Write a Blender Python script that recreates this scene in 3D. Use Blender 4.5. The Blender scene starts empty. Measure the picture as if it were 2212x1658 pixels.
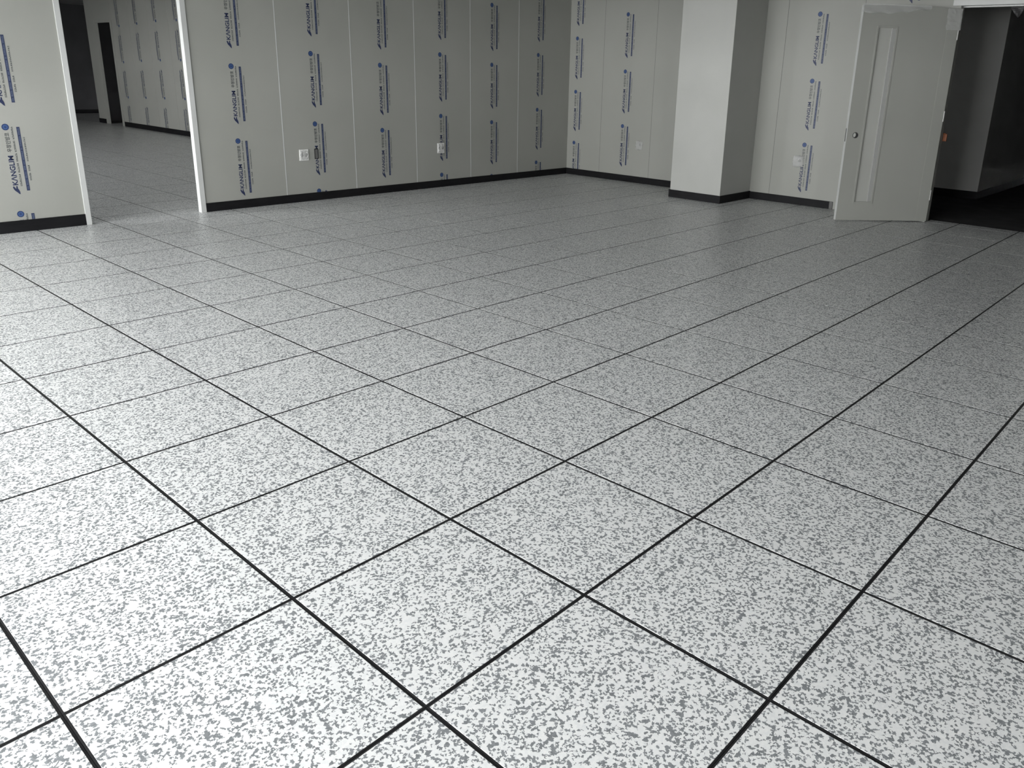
import bpy, bmesh, math, random
from mathutils import Matrix, Vector
random.seed(7)
SC = bpy.context.scene
COL = SC.collection

# ------------------------------------------------------------------ camera
IW, IH = 2212.0, 1658.0
F_PX, PPX, PPY = 1707.88, 1204.8, 704.5
CAM = Vector((-0.9709, -1.2329, 1.4695))
YAW, PITCH, ROLL = 0.8537, -0.3091, 0.0303
cy_, sy_, cp_, sp_ = math.cos(YAW), math.sin(YAW), math.cos(PITCH), math.sin(PITCH)
FWD = Vector((sy_ * cp_, cy_ * cp_, sp_))
R0 = Vector((cy_, -sy_, 0)); U0 = R0.cross(FWD)
RGT = math.cos(ROLL) * R0 + math.sin(ROLL) * U0
UPV = -math.sin(ROLL) * R0 + math.cos(ROLL) * U0
cd = bpy.data.cameras.new('camera')
cd.sensor_fit = 'HORIZONTAL'; cd.sensor_width = 36.0
cd.lens = F_PX * 36.0 / IW
cd.shift_x = -(PPX - IW / 2) / IW
cd.shift_y = (PPY - IH / 2) / IW
cd.clip_start = 0.05; cd.clip_end = 200
cam = bpy.data.objects.new('camera', cd); COL.objects.link(cam)
m = Matrix((RGT, UPV, -FWD)).transposed().to_4x4(); m.translation = CAM
cam.matrix_world = m
SC.camera = cam

# ------------------------------------------------------------------ sky, exposure
W = bpy.data.worlds.new('overcast_sky'); SC.world = W; W.use_nodes = True
bg = W.node_tree.nodes['Background']
bg.inputs['Color'].default_value = (0.975, 0.985, 1.0, 1)
bg.inputs['Strength'].default_value = 10.0
SC.view_settings.view_transform = 'Standard'
SC.view_settings.look = 'None'
SC.view_settings.gamma = 1.0
SC.view_settings.use_curve_mapping = False
SC.view_settings.exposure = 1.58

XL, XB, YA, YR = -3.5, 8.42, 6.88, -5.0      # window wall, right wall, left wall, rear wall (inner faces)
TA, TB = 0.042, 0.10                         # thickness of the panel walls
HC = 2.9                                     # ceiling height
YE = 24.4                                    # far end of the back hall
WINDOWS = [(-.8, 1.0), (1.4, 3.4), (3.8, 6.6), (9.3, 12.0), (12.4, 15.2)]
REAR_FILL = [(-3.1, -1.5)]                # added rear window (x range), brightens the left wall and column side
WZ0, WZ1 = 0.60, 2.40
for (a, b) in WINDOWS:                       # portals only guide sky sampling through the panes, they emit nothing
    ld = bpy.data.lights.new('sky_portal', 'AREA'); ld.shape = 'RECTANGLE'
    ld.size = WZ1 - WZ0; ld.size_y = b - a; ld.cycles.is_portal = True
    lo = bpy.data.objects.new('sky_portal', ld); COL.objects.link(lo)
    lo.location = (XL - 0.12, (a + b) / 2, (WZ0 + WZ1) / 2)
    lo.rotation_euler = (0, -math.pi / 2, 0)

for (a, b) in REAR_FILL:
    ld = bpy.data.lights.new('sky_portal', 'AREA'); ld.shape = 'RECTANGLE'
    ld.size = b - a; ld.size_y = WZ1 - WZ0; ld.cycles.is_portal = True
    lo = bpy.data.objects.new('sky_portal', ld); COL.objects.link(lo)
    lo.location = ((a + b) / 2, YR - 0.12, (WZ0 + WZ1) / 2)
    lo.rotation_euler = (math.pi / 2, 0, 0)

# ------------------------------------------------------------------ materials
def mat(name, col=(.8, .8, .8), rough=.5, spec=.5, metal=0.0):
    M = bpy.data.materials.new(name); M.use_nodes = True
    b = M.node_tree.nodes['Principled BSDF']
    b.inputs['Base Color'].default_value = (*col, 1)
    b.inputs['Roughness'].default_value = rough
    b.inputs['Specular IOR Level'].default_value = spec
    b.inputs['Metallic'].default_value = metal
    return M
def nodes(M): return M.node_tree.nodes, M.node_tree.links, M.node_tree.nodes['Principled BSDF']
def vary(M, c0, c1, scale=3.0, detail=4.0, bump=0.0, bscale=40.0, stretch=(1, 1, 1)):
    N, L, b = nodes(M)
    tc = N.new('ShaderNodeTexCoord'); mp = N.new('ShaderNodeMapping'); mp.inputs['Scale'].default_value = stretch
    L.new(tc.outputs['Object'], mp.inputs['Vector'])
    nz = N.new('ShaderNodeTexNoise'); nz.inputs['Scale'].default_value = scale; nz.inputs['Detail'].default_value = detail
    L.new(mp.outputs[0], nz.inputs['Vector'])
    cr = N.new('ShaderNodeValToRGB')
    cr.color_ramp.elements[0].color = (*c0, 1); cr.color_ramp.elements[1].color = (*c1, 1)
    cr.color_ramp.elements[0].position = .3; cr.color_ramp.elements[1].position = .7
    L.new(nz.outputs['Fac'], cr.inputs[0]); L.new(cr.outputs[0], b.inputs['Base Color'])
    if bump:
        n2 = N.new('ShaderNodeTexNoise'); n2.inputs['Scale'].default_value = bscale
        L.new(mp.outputs[0], n2.inputs['Vector'])
        bp = N.new('ShaderNodeBump'); bp.inputs['Strength'].default_value = bump; bp.inputs['Distance'].default_value = .004
        L.new(n2.outputs['Fac'], bp.inputs['Height']); L.new(bp.outputs[0], b.inputs['Normal'])
    return M

PANEL = vary(mat('film_covered_panel', rough=.5, spec=.3), (.312, .317, .288), (.337, .341, .312), 1.2, 3, .05, 6)
WHITE = vary(mat('white_plaster', rough=.6, spec=.3), (.40, .405, .38), (.43, .435, .41), 2.0, 3)
TRIM = vary(mat('white_trim', rough=.35, spec=.4), (.50, .51, .495), (.54, .55, .535), 3.0, 3)
LITJ = mat('lit_joint_edge', (.56, .575, .575), .5)  # pale colour carries the window light caught on the joint bevels
JOINT = mat('grey_joint', (.12, .12, .115), .7)
DOORM = vary(mat('door_steel', rough=.42, spec=.35), (.31, .315, .287), (.335, .34, .31), 1.5, 3, .04, 5)
JOINT2 = mat('shaded_channel_grey', (.345, .35, .335), .5)
BLACK = vary(mat('black_vinyl', rough=.55, spec=.15), (.007, .007, .008), (.012, .012, .013), 5, 4, 0, 40, (1, 1, 4))
EDGE = vary(mat('black_edge_trim', rough=.45, spec=.35), (.010, .010, .011), (.022, .022, .023), 9, 3)
SUB = mat('dark_subfloor', (.02, .02, .02), .9)
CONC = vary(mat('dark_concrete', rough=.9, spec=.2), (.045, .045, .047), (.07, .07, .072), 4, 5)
DARKW = vary(mat('unlit_wall_grey', rough=.8, spec=.2), (.055, .055, .056), (.07, .07, .072), 2, 4)  # darkness of the unlit spaces is put into this wall colour
CEIL = vary(mat('ceiling_board', rough=.8, spec=.2), (.16, .16, .155), (.20, .20, .195), 3, 3)  # kept dark to deepen the falloff towards the wall tops
GROUND = vary(mat('outside_asphalt', rough=.9, spec=.2), (.14, .14, .14), (.20, .20, .19), .6, 5)
NAVY = mat('navy_ink', (.019, .028, .078), .5)
BLUE = mat('blue_ink', (.020, .042, .125), .5)
SKYB = mat('pale_blue_ink', (.05, .10, .24), .5)
INK = mat('grey_green_ink', (.075, .083, .085), .5)
BARI = mat('slate_bar_ink', (.027, .038, .088), .5)
PALE = mat('pale_ink', (.095, .12, .185), .5)
PLAS = vary(mat('white_plastic', rough=.35, spec=.4), (.70, .70, .68), (.75, .75, .73), 20, 2)
GREYP = vary(mat('grey_plastic', rough=.4, spec=.4), (.40, .40, .385), (.44, .44, .42), 20, 2)
GREYP2 = vary(mat('dark_grey_film', rough=.5), (.03, .03, .03), (.04, .04, .04), 20, 2)  # very dark grey, nearly even
MATT = vary(mat('matt_grey_paint', rough=.9, spec=.1), (.42, .42, .40), (.46, .46, .44), 2, 3)
DARKP = vary(mat('dark_plastic', rough=.5, spec=.3), (.030, .030, .032), (.042, .042, .044), 12, 3)
STEEL = mat('dull_steel', (.30, .30, .29), .45, .5, .8)
ORANGE = vary(mat('orange_plastic', rough=.5), (.26, .085, .03), (.31, .10, .04), 15, 2)

def film_mat():
    M = bpy.data.materials.new('clear_film'); M.use_nodes = True
    N, L = M.node_tree.nodes, M.node_tree.links; N.clear()
    out = N.new('ShaderNodeOutputMaterial'); mx = N.new('ShaderNodeMixShader'); mx.inputs[0].default_value = .32
    tr = N.new('ShaderNodeBsdfTransparent'); pb = N.new('ShaderNodeBsdfPrincipled')
    pb.inputs['Base Color'].default_value = (.66, .67, .65, 1); pb.inputs['Roughness'].default_value = .22
    L.new(tr.outputs[0], mx.inputs[1]); L.new(pb.outputs[0], mx.inputs[2]); L.new(mx.outputs[0], out.inputs[0])
    return M
FILM = film_mat()
def glass_mat():
    M = bpy.data.materials.new('window_glass'); M.use_nodes = True
    N, L = M.node_tree.nodes, M.node_tree.links; N.clear()
    out = N.new('ShaderNodeOutputMaterial'); mx = N.new('ShaderNodeMixShader'); mx.inputs[0].default_value = .07
    tr = N.new('ShaderNodeBsdfTransparent'); gl = N.new('ShaderNodeBsdfGlossy'); gl.inputs['Roughness'].default_value = .02
    L.new(tr.outputs[0], mx.inputs[1]); L.new(gl.outputs[0], mx.inputs[2]); L.new(mx.outputs[0], out.inputs[0])
    return M
GLASS = glass_mat()

def speckle_mat():
    M = mat('speckled_laminate', rough=.34, spec=.42)
    N, L, b = nodes(M)
    tc = N.new('ShaderNodeTexCoord'); oi = N.new('ShaderNodeObjectInfo')
    off = N.new('ShaderNodeVectorMath'); off.operation = 'SCALE'
    cmb = N.new('ShaderNodeCombineXYZ'); cmb.inputs[0].default_value = 37; cmb.inputs[1].default_value = 91; cmb.inputs[2].default_value = 0
    L.new(cmb.outputs[0], off.inputs[0]); L.new(oi.outputs['Random'], off.inputs['Scale'])
    add = N.new('ShaderNodeVectorMath'); add.operation = 'ADD'
    L.new(tc.outputs['Object'], add.inputs[0]); L.new(off.outputs[0], add.inputs[1])
    flat = N.new('ShaderNodeVectorMath'); flat.operation = 'MULTIPLY'; flat.inputs[1].default_value = (1, 1, 0)
    L.new(add.outputs[0], flat.inputs[0])
    # wobble so that the chip outlines are rounded and irregular
    wz = N.new('ShaderNodeTexNoise'); wz.noise_dimensions = '2D'; wz.inputs['Scale'].default_value = 150; wz.inputs['Detail'].default_value = 1
    L.new(flat.outputs[0], wz.inputs['Vector'])
    sub = N.new('ShaderNodeVectorMath'); sub.operation = 'SUBTRACT'; sub.inputs[1].default_value = (.5, .5, .5)
    L.new(wz.outputs['Color'], sub.inputs[0])
    scl = N.new('ShaderNodeVectorMath'); scl.operation = 'SCALE'; scl.inputs['Scale'].default_value = .011
    L.new(sub.outputs[0], scl.inputs[0])
    ad2 = N.new('ShaderNodeVectorMath'); ad2.operation = 'ADD'
    L.new(flat.outputs[0], ad2.inputs[0]); L.new(scl.outputs[0], ad2.inputs[1])
    vo = N.new('ShaderNodeTexVoronoi'); vo.voronoi_dimensions = '2D'; vo.inputs['Scale'].default_value = 175
    L.new(ad2.outputs[0], vo.inputs['Vector'])
    sep = N.new('ShaderNodeSeparateColor'); L.new(vo.outputs['Color'], sep.inputs[0])
    # density drifts slowly over the tile
    dn = N.new('ShaderNodeTexNoise'); dn.noise_dimensions = '2D'; dn.inputs['Scale'].default_value = 16; dn.inputs['Detail'].default_value = 2
    L.new(flat.outputs[0], dn.inputs['Vector'])
    thr = N.new('ShaderNodeMapRange'); thr.inputs[1].default_value = .25; thr.inputs[2].default_value = .75
    thr.inputs[3].default_value = .27; thr.inputs[4].default_value = .39
    L.new(dn.outputs['Fac'], thr.inputs[0])
    lt = N.new('ShaderNodeMath'); lt.operation = 'LESS_THAN'
    L.new(sep.outputs[0], lt.inputs[0]); L.new(thr.outputs[0], lt.inputs[1])
    chip = N.new('ShaderNodeMix'); chip.data_type = 'RGBA'
    chip.inputs['A'].default_value = (.19, .203, .209, 1); chip.inputs['B'].default_value = (.27, .284, .294, 1)
    L.new(sep.outputs[1], chip.inputs['Factor'])
    base = N.new('ShaderNodeMix'); base.data_type = 'RGBA'
    base.inputs['A'].default_value = (.76, .775, .77, 1); base.inputs['B'].default_value = (.83, .835, .82, 1)
    L.new(sep.outputs[2], base.inputs['Factor'])
    fin = N.new('ShaderNodeMix'); fin.data_type = 'RGBA'
    L.new(lt.outputs[0], fin.inputs['Factor']); L.new(base.outputs['Result'], fin.inputs['A']); L.new(chip.outputs['Result'], fin.inputs['B'])
    L.new(fin.outputs['Result'], b.inputs['Base Color'])
    return M
SPECK = speckle_mat()

# ------------------------------------------------------------------ helpers
def box(bm, x0, x1, y0, y1, z0, z1, mi=0):
    v = [bm.verts.new(p) for p in ((x0, y0, z0), (x1, y0, z0), (x1, y1, z0), (x0, y1, z0), (x0, y0, z1), (x1, y0, z1), (x1, y1, z1), (x0, y1, z1))]
    for f in ((0, 3, 2, 1), (4, 5, 6, 7), (0, 1, 5, 4), (1, 2, 6, 5), (2, 3, 7, 6), (3, 0, 4, 7)):
        bm.faces.new([v[i] for i in f]).material_index = mi
def to_mesh(name, bm, *mats):
    me = bpy.data.meshes.new(name); bm.to_mesh(me); bm.free()
    for M in mats: me.materials.append(M)
    return me
def link(name, me, parent=None, mw=None):
    o = bpy.data.objects.new(name, me); COL.objects.link(o)
    if parent is not None: o.parent = parent
    if mw is not None:
        if isinstance(mw, Matrix): o.matrix_local = mw
        else: o.location = mw
    return o
def boxes(name, M, parent, *bs, bevel=0.0, mw=None):
    bm = bmesh.new()
    for b in bs: box(bm, *b)
    if bevel: bmesh.ops.bevel(bm, geom=bm.edges[:], offset=bevel, segments=2, affect='EDGES', profile=.5)
    return link(name, to_mesh(name, bm, M), parent, mw)
def tag(o, label, cat, kind=None, group=None):
    o['label'] = label; o['category'] = cat
    if kind: o['kind'] = kind
    if group: o['group'] = group
    return o
def empty(name, label, cat, loc=(0, 0, 0), kind=None, group=None):
    o = bpy.data.objects.new(name, None); COL.objects.link(o); o.location = loc; o.empty_display_size = .1
    return tag(o, label, cat, kind, group)
def cyl(bm, r, z0, z1, n=24, cx=0, cy=0, mi=0, cap0=True, cap1=True):
    a = [bm.verts.new((cx + r * math.cos(t * 2 * math.pi / n), cy + r * math.sin(t * 2 * math.pi / n), z0)) for t in range(n)]
    b = [bm.verts.new((v.co.x, v.co.y, z1)) for v in a]
    for i in range(n):
        j = (i + 1) % n
        bm.faces.new((a[i], a[j], b[j], b[i])).material_index = mi
    if cap0: bm.faces.new(a[::-1]).material_index = mi
    if cap1: bm.faces.new(b).material_index = mi

# ------------------------------------------------------------------ floor
floor = boxes('floor', SUB, None, (XL, 8.62, YR, YE, -.08, -.031))
tag(floor, 'raised floor of white and grey speckled square tiles with black edges', 'floor', 'structure')
T = 0.6; GAP = .0006; EW = .0053
_tc = {}
def tile_meshes(w, d):
    k = (round(w, 4), round(d, 4))
    if k not in _tc:
        hx, hy = w / 2 - GAP, d / 2 - GAP
        bm = bmesh.new(); e = EW; c = .0006
        # plate with a tiny chamfer
        top = [bm.verts.new((sx * (hx - e - c), sy * (hy - e - c), 0)) for sx, sy in ((-1, -1), (1, -1), (1, 1), (-1, 1))]
        mid = [bm.verts.new((sx * (hx - e), sy * (hy - e), -c)) for sx, sy in ((-1, -1), (1, -1), (1, 1), (-1, 1))]
        bot = [bm.verts.new((v.co.x, v.co.y, -.03)) for v in mid]
        bm.faces.new(top); bm.faces.new(bot[::-1])
        for i in range(4):
            j = (i + 1) % 4
            bm.faces.new((mid[i], mid[j], top[j], top[i])); bm.faces.new((bot[i], bot[j], mid[j], mid[i]))
        pl = to_mesh('floor_tile', bm, SPECK)
        bm = bmesh.new()
        ins = [bm.verts.new((sx * (hx - e), sy * (hy - e), -.0007)) for sx, sy in ((-1, -1), (1, -1), (1, 1), (-1, 1))]
        out = [bm.verts.new((sx * hx, sy * hy, -.0012)) for sx, sy in ((-1, -1), (1, -1), (1, 1), (-1, 1))]
        low = [bm.verts.new((v.co.x, v.co.y, -.029)) for v in out]
        for i in range(4):
            j = (i + 1) % 4
            bm.faces.new((out[i], out[j], ins[j], ins[i])); bm.faces.new((low[i], low[j], out[j], out[i]))
        _tc[k] = (pl, to_mesh('edge_trim', bm, EDGE))
    return _tc[k]
def proj(p):
    q = Vector(p) - CAM; d = q.dot(FWD)
    if d < .05: return None
    return PPX + F_PX * q.dot(RGT) / d, PPY - F_PX * q.dot(UPV) / d, d
cells = []
for i in range(math.floor(XL / T), 15):
    for j in range(math.floor(YR / T), math.ceil(YE / T)):
        x0, x1 = max(i * T, XL), min((i + 1) * T, XB)
        y0, y1 = max(j * T, YR), min((j + 1) * T, YE)
        if i == 14:
            x0, x1 = XB, 8.62; y0, y1 = max(y0, .40), min(y1, 1.52)
            if y1 - y0 < .02: continue
        if i == 13: x1 = XB
        if x1 - x0 < .02: continue
        cells.append((x0, x1, y0, y1))
def score(c):
    x0, x1, y0, y1 = c
    best = 0
    pts = [(a, b) for a in (x0, (x0 + x1) / 2, x1) for b in (y0, (y0 + y1) / 2, y1)]
    for (a, b) in pts:
        q = proj((a, b, 0))
        if not q or not (-5 < q[0] < IW + 5 and 200 < q[1] < IH + 5): continue
        if b > YA:
            t = (YA - CAM.y) / (b - CAM.y); xa = CAM.x + t * (a - CAM.x)
            if not 1.6 < xa < 2.75 or a > 6.6: continue
        best = max(best, 1 / q[2] ** 3)
    return best
sc = sorted(((score(c), c) for c in cells), key=lambda t: -t[0])
vis = [c for s, c in sc[:300] if s > 0]
rest = [c for s, c in sc if c not in set(vis)]
for (x0, x1, y0, y1) in vis:
    pl, tr = tile_meshes(x1 - x0, y1 - y0)
    o = link('floor_tile', pl, floor, ((x0 + x1) / 2, (y0 + y1) / 2, random.uniform(-.0004, 0)))
    if abs(x1 - x0 - T) < .001 and abs(y1 - y0 - T) < .001: o.rotation_euler.z = random.choice((0, 1, 2, 3)) * math.pi / 2
    link('edge_trim', tr, o)
bm = bmesh.new()
for (x0, x1, y0, y1) in rest:
    e = EW + GAP
    box(bm, x0 + e, x1 - e, y0 + e, y1 - e, -.03, 0, 0)
    box(bm, x0 + GAP, x1 - GAP, y0 + GAP, y1 - GAP, -.0295, -.001, 1)
o = link('floor_tile_field', to_mesh('floor_tile_field', bm, SPECK, EDGE), floor); o['kind'] = 'stuff'
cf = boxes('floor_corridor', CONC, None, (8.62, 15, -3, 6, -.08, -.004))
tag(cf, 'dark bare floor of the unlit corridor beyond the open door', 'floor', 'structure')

# ------------------------------------------------------------------ printed marks on the panels
def text_tris(s, offset):
    cu = bpy.data.curves.new('t', 'FONT'); cu.body = s; cu.size = 1.0; cu.resolution_u = 3; cu.offset = offset
    ob = bpy.data.objects.new('t', cu); COL.objects.link(ob)
    dg = bpy.context.evaluated_depsgraph_get(); dg.update()
    me = bpy.data.meshes.new_from_object(ob.evaluated_get(dg))
    vs = [v.co.copy() for v in me.vertices]; fs = [tuple(p.vertices) for p in me.polygons]
    bpy.data.objects.remove(ob); bpy.data.curves.remove(cu); bpy.data.meshes.remove(me)
    return vs, fs
def add_text(bm, s, along0, along1, cross_base, cross_top, mi, offset=0.0, z=0.0):
    """text runs up the panel (+y); its top points to -x"""
    vs, fs = text_tris(s, offset)
    if not vs: return
    xa, xb = min(v.x for v in vs), max(v.x for v in vs); ya, yb = min(v.y for v in vs), max(v.y for v in vs)
    nv = [bm.verts.new((cross_base + (v.y - ya) / (yb - ya) * (cross_top - cross_base), along0 + (v.x - xa) / (xb - xa) * (along1 - along0), z)) for v in vs]
    for f in fs:
        try: bm.faces.new([nv[i] for i in f]).material_index = mi
        except ValueError: pass
def rect(bm, x0, x1, y0, y1, mi, z=0.0):
    bm.faces.new([bm.verts.new(p) for p in ((x0, y0, z), (x1, y0, z), (x1, y1, z), (x0, y1, z))]).material_index = mi
def disc(bm, r, n, mi, z=0.0, cx=0, cy=0):
    bm.faces.new([bm.verts.new((cx + r * math.cos(i * 2 * math.pi / n), cy + r * math.sin(i * 2 * math.pi / n), z)) for i in range(n)]).material_index = mi
def micro(bm, xc, h, y0, y1, mi, words, z=0.0, fill=.62):
    """lettering too small to read: a row of tiny marks in word groups"""
    y = y0; rnd = random.Random(3)
    total = sum(words) + len(words) - 1; step = (y1 - y0) / total
    for w in words:
        for k in range(w):
            a = rnd.uniform(.35, .5); t = rnd.random()
            if t < .4: rect(bm, xc - h / 2, xc + h / 2, y + step * .1, y + step * .1 + step * fill * .55, mi, z); rect(bm, xc - h / 2 + h * a, xc + h / 2, y + step * .45, y + step * .85, mi, z)
            elif t < .7: rect(bm, xc - h / 2, xc - h / 6, y + step * .1, y + step * .85, mi, z); rect(bm, xc + h / 8, xc + h / 2, y + step * .1, y + step * .85, mi, z)
            else: rect(bm, xc - h / 2, xc + h / 2, y + step * .15, y + step * .8, mi, z)
            y += step
        y += step
def mark_bm():
    bm = bmesh.new()
    disc(bm, .0275, 28, 1); disc(bm, .0185, 20, 5, .0003); rect(bm, -.012, .012, -.0035, .0035, 1, .0006); rect(bm, -.0035, .0035, -.011, .011, 1, .0006)
    add_text(bm, 'K\u039bNGLIM', -.492, -.240, .022, -.022, 0, .025)
    add_text(bm, '\uc6b0\uc815\uc778\ubc29\ucf54', -.209, -.048, .019, -.017, 2, .026)
    # gliding bird at the start of the line
    body = [(-.023, -.508), (-.014, -.499), (-.006, -.514), (.001, -.524), (.004, -.500), (.013, -.501), (.014, -.522), (.022, -.536),
            (.026, -.552), (.027, -.573), (.016, -.566), (.004, -.552), (-.008, -.541), (-.017, -.526)]
    bm.faces.new([bm.verts.new((x, y, 0)) for x, y in body]).material_index = 0
    micro(bm, .045, .0135, -.504, .003, 2, (9, 7, 6, 8, 9))
    rect(bm, .080, .104, -.545, -.001, 3)
    micro(bm, .092, .0125, -.535, -.010, 4, (3, 5, 6, 4, 3, 8, 2, 9, 6), .0003, .5)
    micro(bm, .124, .013, -.460, -.325, 2, (5, 4))
    micro(bm, .124, .011, -.295, -.086, 2, (14,))
    bmesh.ops.triangulate(bm, faces=[f for f in bm.faces if len(f.verts) > 4])
    return bm
MM = (NAVY, BLUE, INK, BARI, PALE, SKYB)
_b = mark_bm(); MARK = to_mesh('printed_mark', _b.copy(), *MM)
_cut = {}
def mark_mesh(zc, scale=1.0, down=-1):
    """marks that run behind the baseboard are cut off just above the floor"""
    if down < 0 and zc - .575 * scale > .03: return MARK
    if down > 0 and zc - .03 * scale > .03: return MARK
    k = (round(zc, 3), down)
    if k not in _cut:
        bm = _b.copy(); lim = (.03 - zc) / scale
        if down > 0: lim = -lim
        bmesh.ops.bisect_plane(bm, geom=bm.verts[:] + bm.edges[:] + bm.faces[:], plane_co=(0, lim, 0), plane_no=(0, -1 if down < 0 else 1, 0), clear_outer=True)
        _cut[k] = to_mesh('printed_mark', bm, *MM)
    return _cut[k]

# ------------------------------------------------------------------ walls
def panel_wall(wall, spans, axis, face, depth, z0, z1, M=PANEL, gap=.002):
    """vertical panels; axis 'x': wall face at y=face, depth away from the room; axis 'y': face at x=face"""
    res = []
    for (a, b) in spans:
        if axis == 'x': p = boxes('wall_panel', M, wall, (a + gap, b - gap, face, face + depth, z0, z1), bevel=.0015)
        else: p = boxes('wall_panel', M, wall, (face, face + depth, a + gap, b - gap, z0, z1), bevel=.0015)
        res.append(p)
    return res
def put_mark(panel, kind, pos, zc, face, scale=1.0):
    if kind == 'A': R = Matrix(((1, 0, 0), (0, 0, -1), (0, 1, 0))).to_4x4(); R.translation = (pos, face - .0012, zc); me = mark_mesh(zc)
    elif kind == 'B': R = Matrix(((0, 0, -1), (-1, 0, 0), (0, 1, 0))).to_4x4(); R.translation = (face - .0012, pos, zc); me = mark_mesh(zc)
    else: R = Matrix(((0, 0, -1), (1, 0, 0), (0, -1, 0))).to_4x4(); R.translation = (face - .002, pos, zc); me = mark_mesh(zc, scale, 1)
    link('printed_mark', me, panel, R @ Matrix.Scale(scale, 4))

# --- wall with the doorway to the back hall
wl = empty('wall_left', 'wall of pale grey panels printed with blue marks, left of the room corner', 'wall', (0, 0, 0), 'structure')
spansL = [(XL, -1.14), (-1.14, -.222), (-.222, .695), (.695, 1.612)]
spansR = [(2.74, 3.674), (3.674, 4.592), (4.592, 5.51), (5.51, 6.432), (6.432, 7.335), (7.335, XB + TB)]
pl = panel_wall(wl, spansL, 'x', YA, TA, 0, HC); pr = panel_wall(wl, spansR, 'x', YA, TA, 0, HC)
panel_wall(wl, [(1.612, 2.74)], 'x', YA, TA, 2.32, HC)
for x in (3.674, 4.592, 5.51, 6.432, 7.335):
    boxes('joint_strip', LITJ, wl, (x - .0035, x + .0035, YA - .0012, YA + .02, .08, HC))
boxes('joint_strip', LITJ, wl, (.6915, .6985, YA - .0012, YA + .02, .08, HC))
for p, x, zs in ((pl[3], 1.095, (.156, .900, 1.646, 2.394)), (pr[0], 3.153, (.701, 1.445, 2.19)), (pr[1], 4.075, (.102, .852, 1.60, 2.35)),
                 (pr[2], 4.991, (.755, 1.503, 2.25)), (pr[3], 5.914, (.156, .905, 1.654, 2.40)), (pr[4], 6.82, (.075, .806, 1.556, 2.304)),
                 (pr[5], 7.733, (.209, .961, 1.713, 2.46))):
    for z in zs: put_mark(p, 'A', x, z, YA)
# --- wall with the open door
DY0, DY1, DZ = .40, 1.52, 2.25
wr = empty('wall_right', 'wall of pale grey panels right of the room corner, with the square column and the open door', 'wall', (0, 0, 0), 'structure')
pb = panel_wall(wr, [(6.235, YA), (5.337, 6.235), (4.40, 5.337), (3.452, 4.40), (2.53, 3.452), (1.60, 2.53)], 'y', XB, TB, 0, HC)
panel_wall(wr, [(YR, -2.4), (-2.4, -1.5), (-1.5, -.58), (-.58, .32)], 'y', XB, TB, 0, HC)
pd = panel_wall(wr, [(.32, 1.60)], 'y', XB, TB, 2.32, HC)
for y in (6.235, 5.337, 4.40, 3.452, 2.53):
    boxes('joint_strip', JOINT, wr, (XB + .001, XB + .02, y - .002, y + .002, .08, HC))
for p, y, zs in ((pb[0], 6.74, (.477, 1.219, 1.967, 2.71)), (pb[1], 5.835, (.777, 1.525, 2.276)), (pb[4], 3.05, (.728, 1.472, 2.216)), (pb[5], 2.05, (2.872,))):
    for z in zs: put_mark(p, 'B', y, z, XB)

# --- back hall seen through the doorway
XH = 6.6
wh = empty('wall_hall', 'printed panel wall of the back hall, seen through the doorway', 'wall', (0, 0, 0), 'structure')
hs = [(YA + TA, 7.46)] + [(7.46 + .963 * k, 7.46 + .963 * (k + 1)) for k in range(12)]
hp = panel_wall(wh, hs, 'y', XH, .05, 0, HC)
panel_wall(wh, [(19.02, 20.06)], 'y', XH, .05, 2.32, HC)
panel_wall(wh, [(20.06, 20.55)], 'y', XH, .05, 0, HC)
for y, zs in ((15.73, (-.02, .752, 1.512, 2.27)), (16.69, (-.05, .727, 1.498, 2.27)), (17.65, (-.08, .699, 1.475, 2.234)), (18.62, (-.09, .669, 1.433, 2.20))):
    p = min(hp, key=lambda q: abs(sum((q.matrix_basis @ v.co).y for v in q.data.vertices) / len(q.data.vertices) - y))
    for z in zs: put_mark(p, 'H', y, z, XH, 1.02)
bh = boxes('baseboard_hall', BLACK, None, (XH - .012, XH, YA + TA, 19.0, 0, .105), (XH - .012, XH, 20.10, 20.55, 0, .105), bevel=.002)
tag(bh, 'black baseboard along the printed wall of the back hall', 'baseboard', 'structure')
t4 = boxes('trim_4', PANEL, None, (XH - .012, XH + .055, 19.02, 19.12, 0, 2.33), (XH - .012, XH + .055, 19.99, 20.09, 0, 2.33), (XH - .012, XH + .055, 19.12, 19.99, 2.285, 2.33), bevel=.003)
tag(t4, 'pale frame around the small dark doorway far back in the hall', 'door frame', 'structure')
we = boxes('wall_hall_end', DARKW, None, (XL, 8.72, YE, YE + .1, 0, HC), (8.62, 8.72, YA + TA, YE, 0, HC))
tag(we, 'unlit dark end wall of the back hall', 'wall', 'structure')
wk = boxes('wall_hall_side', DARKW, None, (XH + .05, 8.62, 20.47, 20.55, 0, HC))  # given the unlit tone so the hall doorway looks dark
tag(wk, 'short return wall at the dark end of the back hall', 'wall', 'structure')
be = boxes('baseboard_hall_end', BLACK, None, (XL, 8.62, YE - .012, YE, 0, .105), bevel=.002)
tag(be, 'black baseboard along the dark end wall of the back hall', 'baseboard', 'structure')

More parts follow.
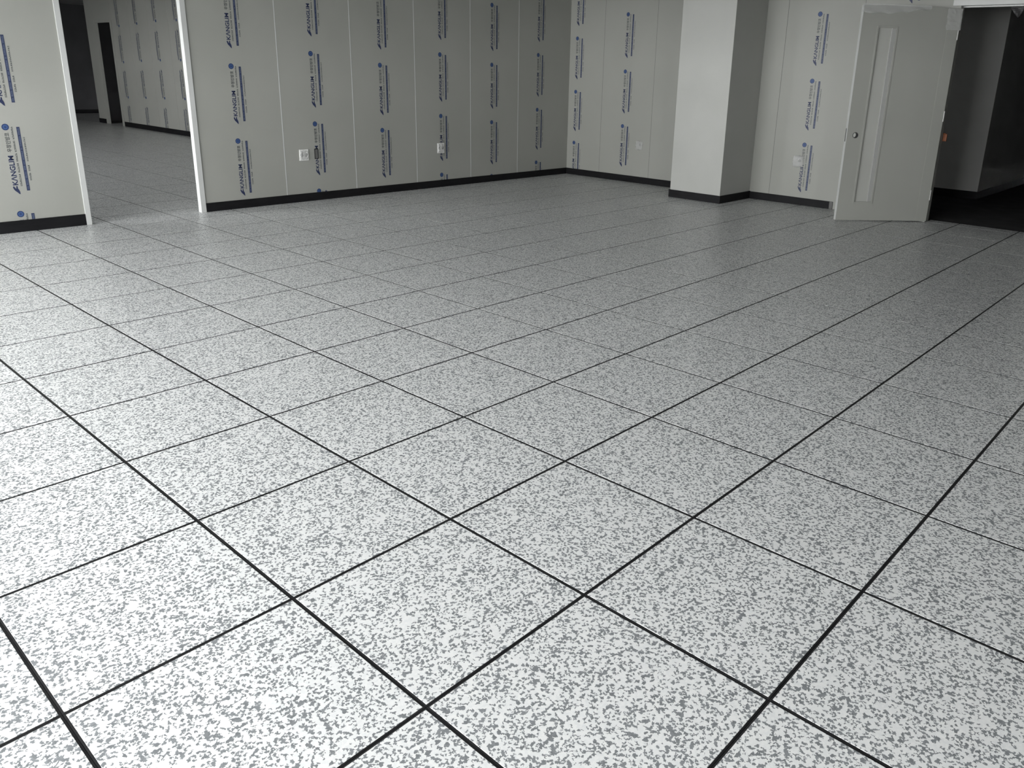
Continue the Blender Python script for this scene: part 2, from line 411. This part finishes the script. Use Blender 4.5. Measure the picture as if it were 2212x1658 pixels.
# --- window wall and rear wall (behind the camera)
ww = empty('wall_window', 'outer wall with a row of large windows that light the room', 'wall', (0, 0, 0), 'structure')
ys = [YR] + [v for ab in WINDOWS for v in ab] + [YE]
for k in range(0, len(ys), 2):
    boxes('wall_pier', WHITE, ww, (XL - .2, XL, ys[k], ys[k + 1], 0, HC))
for (a, b) in WINDOWS:
    boxes('wall_sill', WHITE, ww, (XL - .2, XL, a, b, 0, WZ0)); boxes('wall_lintel', WHITE, ww, (XL - .2, XL, a, b, WZ1, HC))
for k, (a, b) in enumerate(WINDOWS):
    w = empty('window_%d' % (k + 1), 'white framed two pane window, %s along the outer wall counted from the rear wall' % ('first', 'second', 'third', 'fourth', 'fifth', 'sixth', 'seventh')[k], 'window', (XL - .1, (a + b) / 2, WZ0), 'structure')
    h = (b - a) / 2; H = WZ1 - WZ0; f = .05
    boxes('window_frame', TRIM, w, (-.03, .03, -h, h, 0, f), (-.03, .03, -h, h, H - f, H), (-.03, .03, -h, -h + f, f, H - f), (-.03, .03, h - f, h, f, H - f), (-.03, .03, -f / 2, f / 2, f, H - f))
    for (p, q) in ((-h + f, -f / 2), (f / 2, h - f)): boxes('pane', GLASS, w, (-.003, .003, p, q, f, H - f))
wz = empty('wall_rear', 'panel wall with one added window behind the camera', 'wall', (0, 0, 0), 'structure')
xs = [XL] + [v for ab in REAR_FILL for v in ab] + [XB + TB]
for k in range(0, len(xs), 2): boxes('wall_pier', PANEL, wz, (xs[k], xs[k + 1], YR - .2, YR, 0, HC))
for k, (a, b) in enumerate(REAR_FILL):
    boxes('wall_sill', PANEL, wz, (a, b, YR - .2, YR, 0, WZ0)); boxes('wall_lintel', PANEL, wz, (a, b, YR - .2, YR, WZ1, HC))
    w = empty('window_%d' % (len(WINDOWS) + k + 1), 'added two pane window in the rear wall, brightening the left wall', 'window', ((a + b) / 2, YR - .1, WZ0), 'structure')
    h = (b - a) / 2; H = WZ1 - WZ0; f = .05
    boxes('window_frame', TRIM, w, (-h, h, -.03, .03, 0, f), (-h, h, -.03, .03, H - f, H), (-h, -h + f, -.03, .03, f, H - f), (h - f, h, -.03, .03, f, H - f), (-f / 2, f / 2, -.03, .03, f, H - f))
    for (p, q) in ((-h + f, -f / 2), (f / 2, h - f)): boxes('pane', GLASS, w, (p, q, -.003, .003, f, H - f))
ce = boxes('ceiling', CEIL, None, (XL - .2, 8.72, YR - .2, YE + .1, HC, HC + .1))
tag(ce, 'plain dark grey ceiling above the room and hall', 'ceiling', 'structure')
gr = boxes('ground', GROUND, None, (-60, XL - .25, -50, 70, -4.2, -4), (XL - .25, 50, -50, YR - .25, -4.2, -4))
tag(gr, 'grey asphalt ground outside the windows', 'ground', 'structure')

# --- dark corridor behind the door
wc = boxes('wall_corridor', MATT, None, (10.95, 15, 1.65, 6, 0, HC))
tag(wc, 'shadowed wall block with a sharp corner in the corridor behind the door', 'wall', 'structure')
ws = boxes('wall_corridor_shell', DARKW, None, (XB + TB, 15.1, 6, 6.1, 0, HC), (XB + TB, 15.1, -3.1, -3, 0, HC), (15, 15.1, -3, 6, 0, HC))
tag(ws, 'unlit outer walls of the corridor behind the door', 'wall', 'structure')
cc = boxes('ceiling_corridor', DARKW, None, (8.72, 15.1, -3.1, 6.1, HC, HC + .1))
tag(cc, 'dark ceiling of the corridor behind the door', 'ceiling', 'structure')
bc = boxes('baseboard_corridor', BLACK, None, (10.938, 10.95, 1.638, 6, -.004, .10), (10.95, 15, 1.638, 1.65, -.004, .10))
tag(bc, 'black baseboard around the shadowed corridor corner', 'baseboard', 'structure')

# --- baseboards
BH = .09
b1 = boxes('baseboard_left', BLACK, None, (XL, 1.606, YA - .012, YA, 0, BH + .012), bevel=.002)
tag(b1, 'black baseboard on the wall left of the doorway', 'baseboard', 'structure')
b2 = boxes('baseboard_back', BLACK, None, (2.74, XB - .012, YA - .012, YA, 0, BH), bevel=.002)
tag(b2, 'long black baseboard between the doorway and the room corner', 'baseboard', 'structure')
b3 = boxes('baseboard_right', BLACK, None, (XB - .012, XB, 4.454, YA, 0, BH), bevel=.002)
tag(b3, 'black baseboard between the room corner and the column', 'baseboard', 'structure')
b4 = boxes('baseboard_door', BLACK, None, (XB - .012, XB, 2.64, 3.724, 0, BH), bevel=.002)
tag(b4, 'black baseboard between the column and the open door', 'baseboard', 'structure')
o = boxes('end_cap', JOINT, b4, (XB - .014, XB, 2.60, 2.64, 0, BH), bevel=.002)

# --- column
co = empty('column', 'square white plastered column standing against the right wall', 'column', (8.045, 4.089, 0), 'structure')
boxes('shaft', WHITE, co, (7.67 - 8.045, XB - 8.045, -.365, .365, .0, HC), bevel=.003)
boxes('baseboard', BLACK, co, (7.658 - 8.045, 7.67 - 8.045, -.377, .377, 0, BH + .004), (7.67 - 8.045, XB - 8.045, -.377, -.365, 0, BH + .004), (7.67 - 8.045, XB - 8.045, .365, .377, 0, BH + .004))

# --- doorway trim
t1 = boxes('trim_1', TRIM, None, (1.606, 1.652, YA - .012, YA + TA + .012, 0, 2.32), bevel=.002)
tag(t1, 'white edge profile on the left side of the open doorway', 'trim', 'structure')
t2 = boxes('trim_2', TRIM, None, (2.690, 2.742, YA - .012, YA + TA + .012, 0, 2.32), bevel=.002)
tag(t2, 'white edge profile on the right side of the open doorway', 'trim', 'structure')
t5 = boxes('trim_5', TRIM, None, (1.606, 2.742, YA - .012, YA + TA + .012, 2.32, 2.366), bevel=.002)
tag(t5, 'white edge profile over the head of the open doorway', 'trim', 'structure')
# --- frame of the open door
t3 = empty('trim_3', 'white steel frame around the dark opening beside the open door', 'door frame', (8.47, .96, 0), 'structure')
fx0, fx1 = XB - .012 - 8.47, XB + TB + .012 - 8.47
boxes('head', TRIM, t3, (fx0, fx1, .32 - .96, 1.60 - .96, 2.262, 2.32), bevel=.003)
boxes('head_stop', TRIM, t3, (.01, fx1, .38 - .96, 1.54 - .96, 2.248, 2.262), bevel=.002)
for (a, b) in ((1.515, 1.60), (.32, .385)): boxes('jamb', DOORM, t3, (fx0, fx1, a - .96, b - .96, 0, 2.262), bevel=.003)

# ------------------------------------------------------------------ open door leaf
SX = .93
LW, LT, LH0, LH1 = 1.06, .045, .012, 2.235
DK = LW / 1.14
HX, HY = 8.405, 1.505
ang = math.atan2(2.228 - HY, 7.63 - HX)       # direction of the leaf from the hinge
door = empty('door_1', 'pale grey door leaf standing open in front of the right wall', 'door', (HX, HY, 0), 'structure')
door.rotation_euler.z = ang
# local x: from hinge to free edge; local +y: the face away from the room wall (towards the camera) 
WX0, WX1, WZa, WZb = .714 * DK, .948 * DK, .205, 2.03
leaf = boxes('leaf', DOORM, door, (0, WX0, -LT, 0, LH0, LH1), (WX1, SX, -LT, 0, LH0, LH1), (WX0, WX1, -LT, 0, LH0, WZa), (WX0, WX1, -LT, 0, WZb, LH1))
# lock stile with a bored hole
bm = bmesh.new(); hc, hz, hr = .962, .93, .031
def stile_face(y):
    o_ = [bm.verts.new((x, y, z)) for x, z in ((SX, LH0), (LW - .004, LH0), (LW - .004, LH1), (SX, LH1))]
    i_ = [bm.verts.new((hc + hr * math.cos(t * math.pi / 12), y, hz + hr * math.sin(t * math.pi / 12))) for t in range(24)]
    es = [bm.edges.new((o_[k], o_[(k + 1) % 4])) for k in range(4)] + [bm.edges.new((i_[k], i_[(k + 1) % 24])) for k in range(24)]
    bmesh.ops.triangle_fill(bm, edges=es, use_beauty=True); return o_, i_
oa, ia = stile_face(0); ob_, ib = stile_face(-LT)
for k in range(24): bm.faces.new((ia[k], ia[(k + 1) % 24], ib[(k + 1) % 24], ib[k]))
for k in range(4): bm.faces.new((oa[k], oa[(k + 1) % 4], ob_[(k + 1) % 4], ob_[k]))
bmesh.ops.recalc_face_normals(bm, faces=bm.faces[:])
link('lock_stile', to_mesh('lock_stile', bm, DOORM), door)
bm = bmesh.new(); n = 24
for (r0, r1, y0, y1) in ((hr * .86, hr * 1.02, -LT + .001, .0015),):
    rings = []
    for r, y in ((r0, y0), (r0, y1), (r1, y1), (r1, y0)):
        rings.append([bm.verts.new((hc + r * math.cos(t * 2 * math.pi / n), y, hz + r * math.sin(t * 2 * math.pi / n))) for t in range(n)])
    for q in range(4):
        A_, B_ = rings[q], rings[(q + 1) % 4]
        for t in range(n): bm.faces.new((A_[t], A_[(t + 1) % n], B_[(t + 1) % n], B_[t]))
bmesh.ops.recalc_face_normals(bm, faces=bm.faces[:])
lk = link('lock_bore', to_mesh('lock_bore', bm, DARKP), door); lk['label'] = 'round lock hole, lined dark for its inner shade'  # dark ring stands for the shade on the inner wall of the hole
boxes('edge_band', TRIM, door, (LW - .004, LW, -LT, 0, LH0, LH1), bevel=.0015)
la = boxes('latch_plate', STEEL, door, (LW - .001, LW + .0012, -.034, -.012, .86, 1.0)); la['label'] = 'small dull latch plate'
boxes('glazing_channel', JOINT2, door, (WX0 + .012, WX0 + .055, -.020, -.004, WZa + .012, WZb - .012), bevel=.002)
boxes('hinge_strip', DOORM, door, (.0, .126, 0, .0022, LH0, 2.02), bevel=.001)
# glazing: beads and the film covered pane
boxes('glazing_bead', DOORM, door, (WX0 - .006, WX0 + .012, -.010, .005, WZa - .006, WZb + .006), (WX1 - .012, WX1 + .006, -.010, .005, WZa - .006, WZb + .006),
      (WX0 + .012, WX1 - .012, -.010, .005, WZa - .006, WZa + .012), (WX0 + .012, WX1 - .012, -.010, .005, WZb - .012, WZb + .006), bevel=.001)
pn = boxes('pane', vary(mat('film_on_glass', rough=.18, spec=.5), (.395, .40, .37), (.42, .425, .395), 2.5, 3), door, (WX0, WX1, -.026, -.016, WZa, WZb))
pn['label'] = 'narrow tall pane covered with pale film'
for z in (.30, 1.15, 1.98):
    bm = bmesh.new(); cyl(bm, .009, z - .055, z + .055, 14, -.004, -.002); link('hinge', to_mesh('hinge', bm, STEEL), door)
# loose protective film along the top of the leaf
bm = bmesh.new(); nx, nz = 26, 5; g = []
rnd = random.Random(5)
for i in range(nx + 1):
    row = []; x = .33 + (LW + .012 - .33) * i / nx
    low = 2.215 - .055 * min(1, (i / nx) * 1.8) - .008 * math.sin(i * .9)
    for k in range(nz + 1):
        z = LH1 + .012 + (low - LH1 - .012) * k / nz
        row.append(bm.verts.new((x, .004 + .010 * (k / nz) * (1 + math.sin(i * .7 + k)) * .5 + rnd.uniform(0, .002), z)))
    g.append(row)
for i in range(nx):
    for k in range(nz): bm.faces.new((g[i][k], g[i + 1][k], g[i + 1][k + 1], g[i][k + 1]))
fo = link('film_fold', to_mesh('film_fold', bm, FILM), door); fo['label'] = 'loose fold of protective film'
md = fo.modifiers.new('s', 'SOLIDIFY'); md.thickness = .0008
bm = bmesh.new(); g = []
for i in range(7):
    row = []
    for k in range(9):
        x = -.012 + .16 * i / 6 + rnd.uniform(-.006, .006) * (i in (0, 6)); z = 2.02 + .21 * k / 8
        row.append(bm.verts.new((x, .005 + .008 * rnd.random(), z)))
    g.append(row)
for i in range(6):
    for k in range(8): bm.faces.new((g[i][k], g[i + 1][k], g[i + 1][k + 1], g[i][k + 1]))
fp = link('film_patch', to_mesh('film_patch', bm, FILM), door); fp['label'] = 'wrinkled film patch by the top hinge'
fp.modifiers.new('s', 'SOLIDIFY').thickness = .0008

# ------------------------------------------------------------------ power outlets
def outlet(label, mw, w, h, M, sockets, sr, film_seed=None, film_extra=.0):
    o = empty('power_outlet', label, 'outlet', group='power outlets on the walls')
    o.matrix_world = mw      # local x right, y up, z out of the wall
    boxes('plate', M, o, (-w / 2, w / 2, -h / 2, h / 2, 0, .009), bevel=.003)
    for (x, y) in sockets:
        bm = bmesh.new(); n = 22; prof = ((sr + .004, .0085), (sr + .004, .013), (sr, .013), (sr - .002, .0095))
        rings = [[bm.verts.new((x + r * math.cos(t * 2 * math.pi / n), y + r * math.sin(t * 2 * math.pi / n), z)) for t in range(n)] for r, z in prof]
        for q in range(3):
            for t in range(n): bm.faces.new((rings[q][t], rings[q][(t + 1) % n], rings[q + 1][(t + 1) % n], rings[q + 1][t]))
        so = link('socket', to_mesh('socket', bm, M), o)
        bm = bmesh.new(); cyl(bm, sr - .002, .0088, .0096, 22, x, y); link('socket_well', to_mesh('socket_well', bm, JOINT if M is PLAS else DARKP), so)  # dark discs put the shade of the socket recesses into the colour
        for dx in (-.009, .009):
            bm = bmesh.new(); cyl(bm, .003, .0094, .0104, 10, x + dx, y); link('pin_hole', to_mesh('pin_hole', bm, DARKP), so)
    if film_seed is not None:
        r_ = random.Random(film_seed); bm = bmesh.new(); n = 9; g = []
        fw, fh = w / 2 + film_extra, h / 2 + film_extra
        for i in range(n):
            row = []
            for k in range(n):
                u, v = 2 * i / (n - 1) - 1, 2 * k / (n - 1) - 1
                rim = max(abs(u), abs(v)) > .98
                row.append(bm.verts.new((u * fw * (1 - .12 * v * v) + r_.uniform(-.004, .004), v * fh * (1 - .12 * u * u) + r_.uniform(-.004, .004), .002 if rim else .014 + r_.uniform(0, .008))))
            g.append(row)
        for i in range(n - 1):
            for k in range(n - 1): bm.faces.new((g[i][k], g[i + 1][k], g[i + 1][k + 1], g[i][k + 1]))
        f = link('film', to_mesh('film', bm, FILM), o); f['label'] = 'crumpled clear film'
        f.modifiers.new('s', 'SOLIDIFY').thickness = .0006
    return o
RA = Matrix(((1, 0, 0), (0, 0, -1), (0, 1, 0))).to_4x4()
RB = Matrix(((0, 0, -1), (-1, 0, 0), (0, 1, 0))).to_4x4()
def at(R, loc): q = R.copy(); q.translation = loc; return q
outlet('white double wall socket just left of the dark cable inlet', at(RA, (3.910, YA - .0005, .518)), .115, .122, PLAS, ((-.028, 0), (.028, 0)), .022, 11, -.004)
outlet('white wall socket covering part of a printed mark midway along the left wall', at(RA, (5.902, YA - .0022, .502)), .113, .128, PLAS, ((-.027, 0), (.027, 0)), .022, 12, -.002)
outlet('grey film wrapped wall socket between the room corner and the column', at(RB, (XB - .0005, 5.520, .529)), .112, .118, GREYP, ((.02, .008),), .020, 13, .004)
outlet('grey film wrapped wall socket over a printed mark between the column and the door', at(RB, (XB - .0022, 3.105, .527)), .125, .125, GREYP, ((.022, .010),), .021, 14, .012)
ci = empty('cable_inlet', 'dark upright cable inlet set over a printed mark beside the white double socket', 'inlet', (4.066, YA - .002, .523))
boxes('cover', DARKP, ci, (-.0235, .0235, -.007, 0, -.058, .058), bevel=.003)
boxes('lip', DARKP, ci, (-.0235, -.019, -.010, -.007, -.05, .05), (.019, .0235, -.010, -.007, -.05, .05))
boxes('flap', JOINT, ci, (-.0155, .0155, -.0085, -.007, -.048, .048), bevel=.0006)

# ------------------------------------------------------------------ small things
ot = empty('orange_tab', 'small orange tab behind the hinge edge of the open door', 'tab', (8.562, 1.500, .925))
boxes('tab', ORANGE, ot, (-.008, .012, -.020, .020, -.045, .035), bevel=.005)
boxes('strap', ORANGE, ot, (-.004, .004, -.006, .038, .030, .042), bevel=.002)
fs = empty('film_scrap', 'torn grey scrap of film hanging from the head of the door frame', 'film scrap', (8.60, 1.03, 2.25))
bm = bmesh.new(); g = []
for k in range(6):
    t = k / 5; hw = .055 * (1 - t) ** .8 + .006
    g.append([bm.verts.new((.010 * math.sin(3 * t + i), -hw + 2 * hw * i / 4 - .02 * t, -.10 * t)) for i in range(5)])
for k in range(5):
    for i in range(4): bm.faces.new((g[k][i], g[k][i + 1], g[k + 1][i + 1], g[k + 1][i]))
s_ = link('torn_sheet', to_mesh('torn_sheet', bm, GREYP2), fs); s_.modifiers.new('s', 'SOLIDIFY').thickness = .0008
boxes('tape', GREYP2, fs, (-.012, .012, -.06, .06, -.006, .0), bevel=.001)
pc = boxes('paint_chip', PLAS, None, (-.006, .006, -.003, .003, -.0012, .0008), bevel=.0006)
pc.location = (2.67, 3.0, .0); tag(pc, 'tiny white chip lying in a dark tile joint on the floor', 'chip')
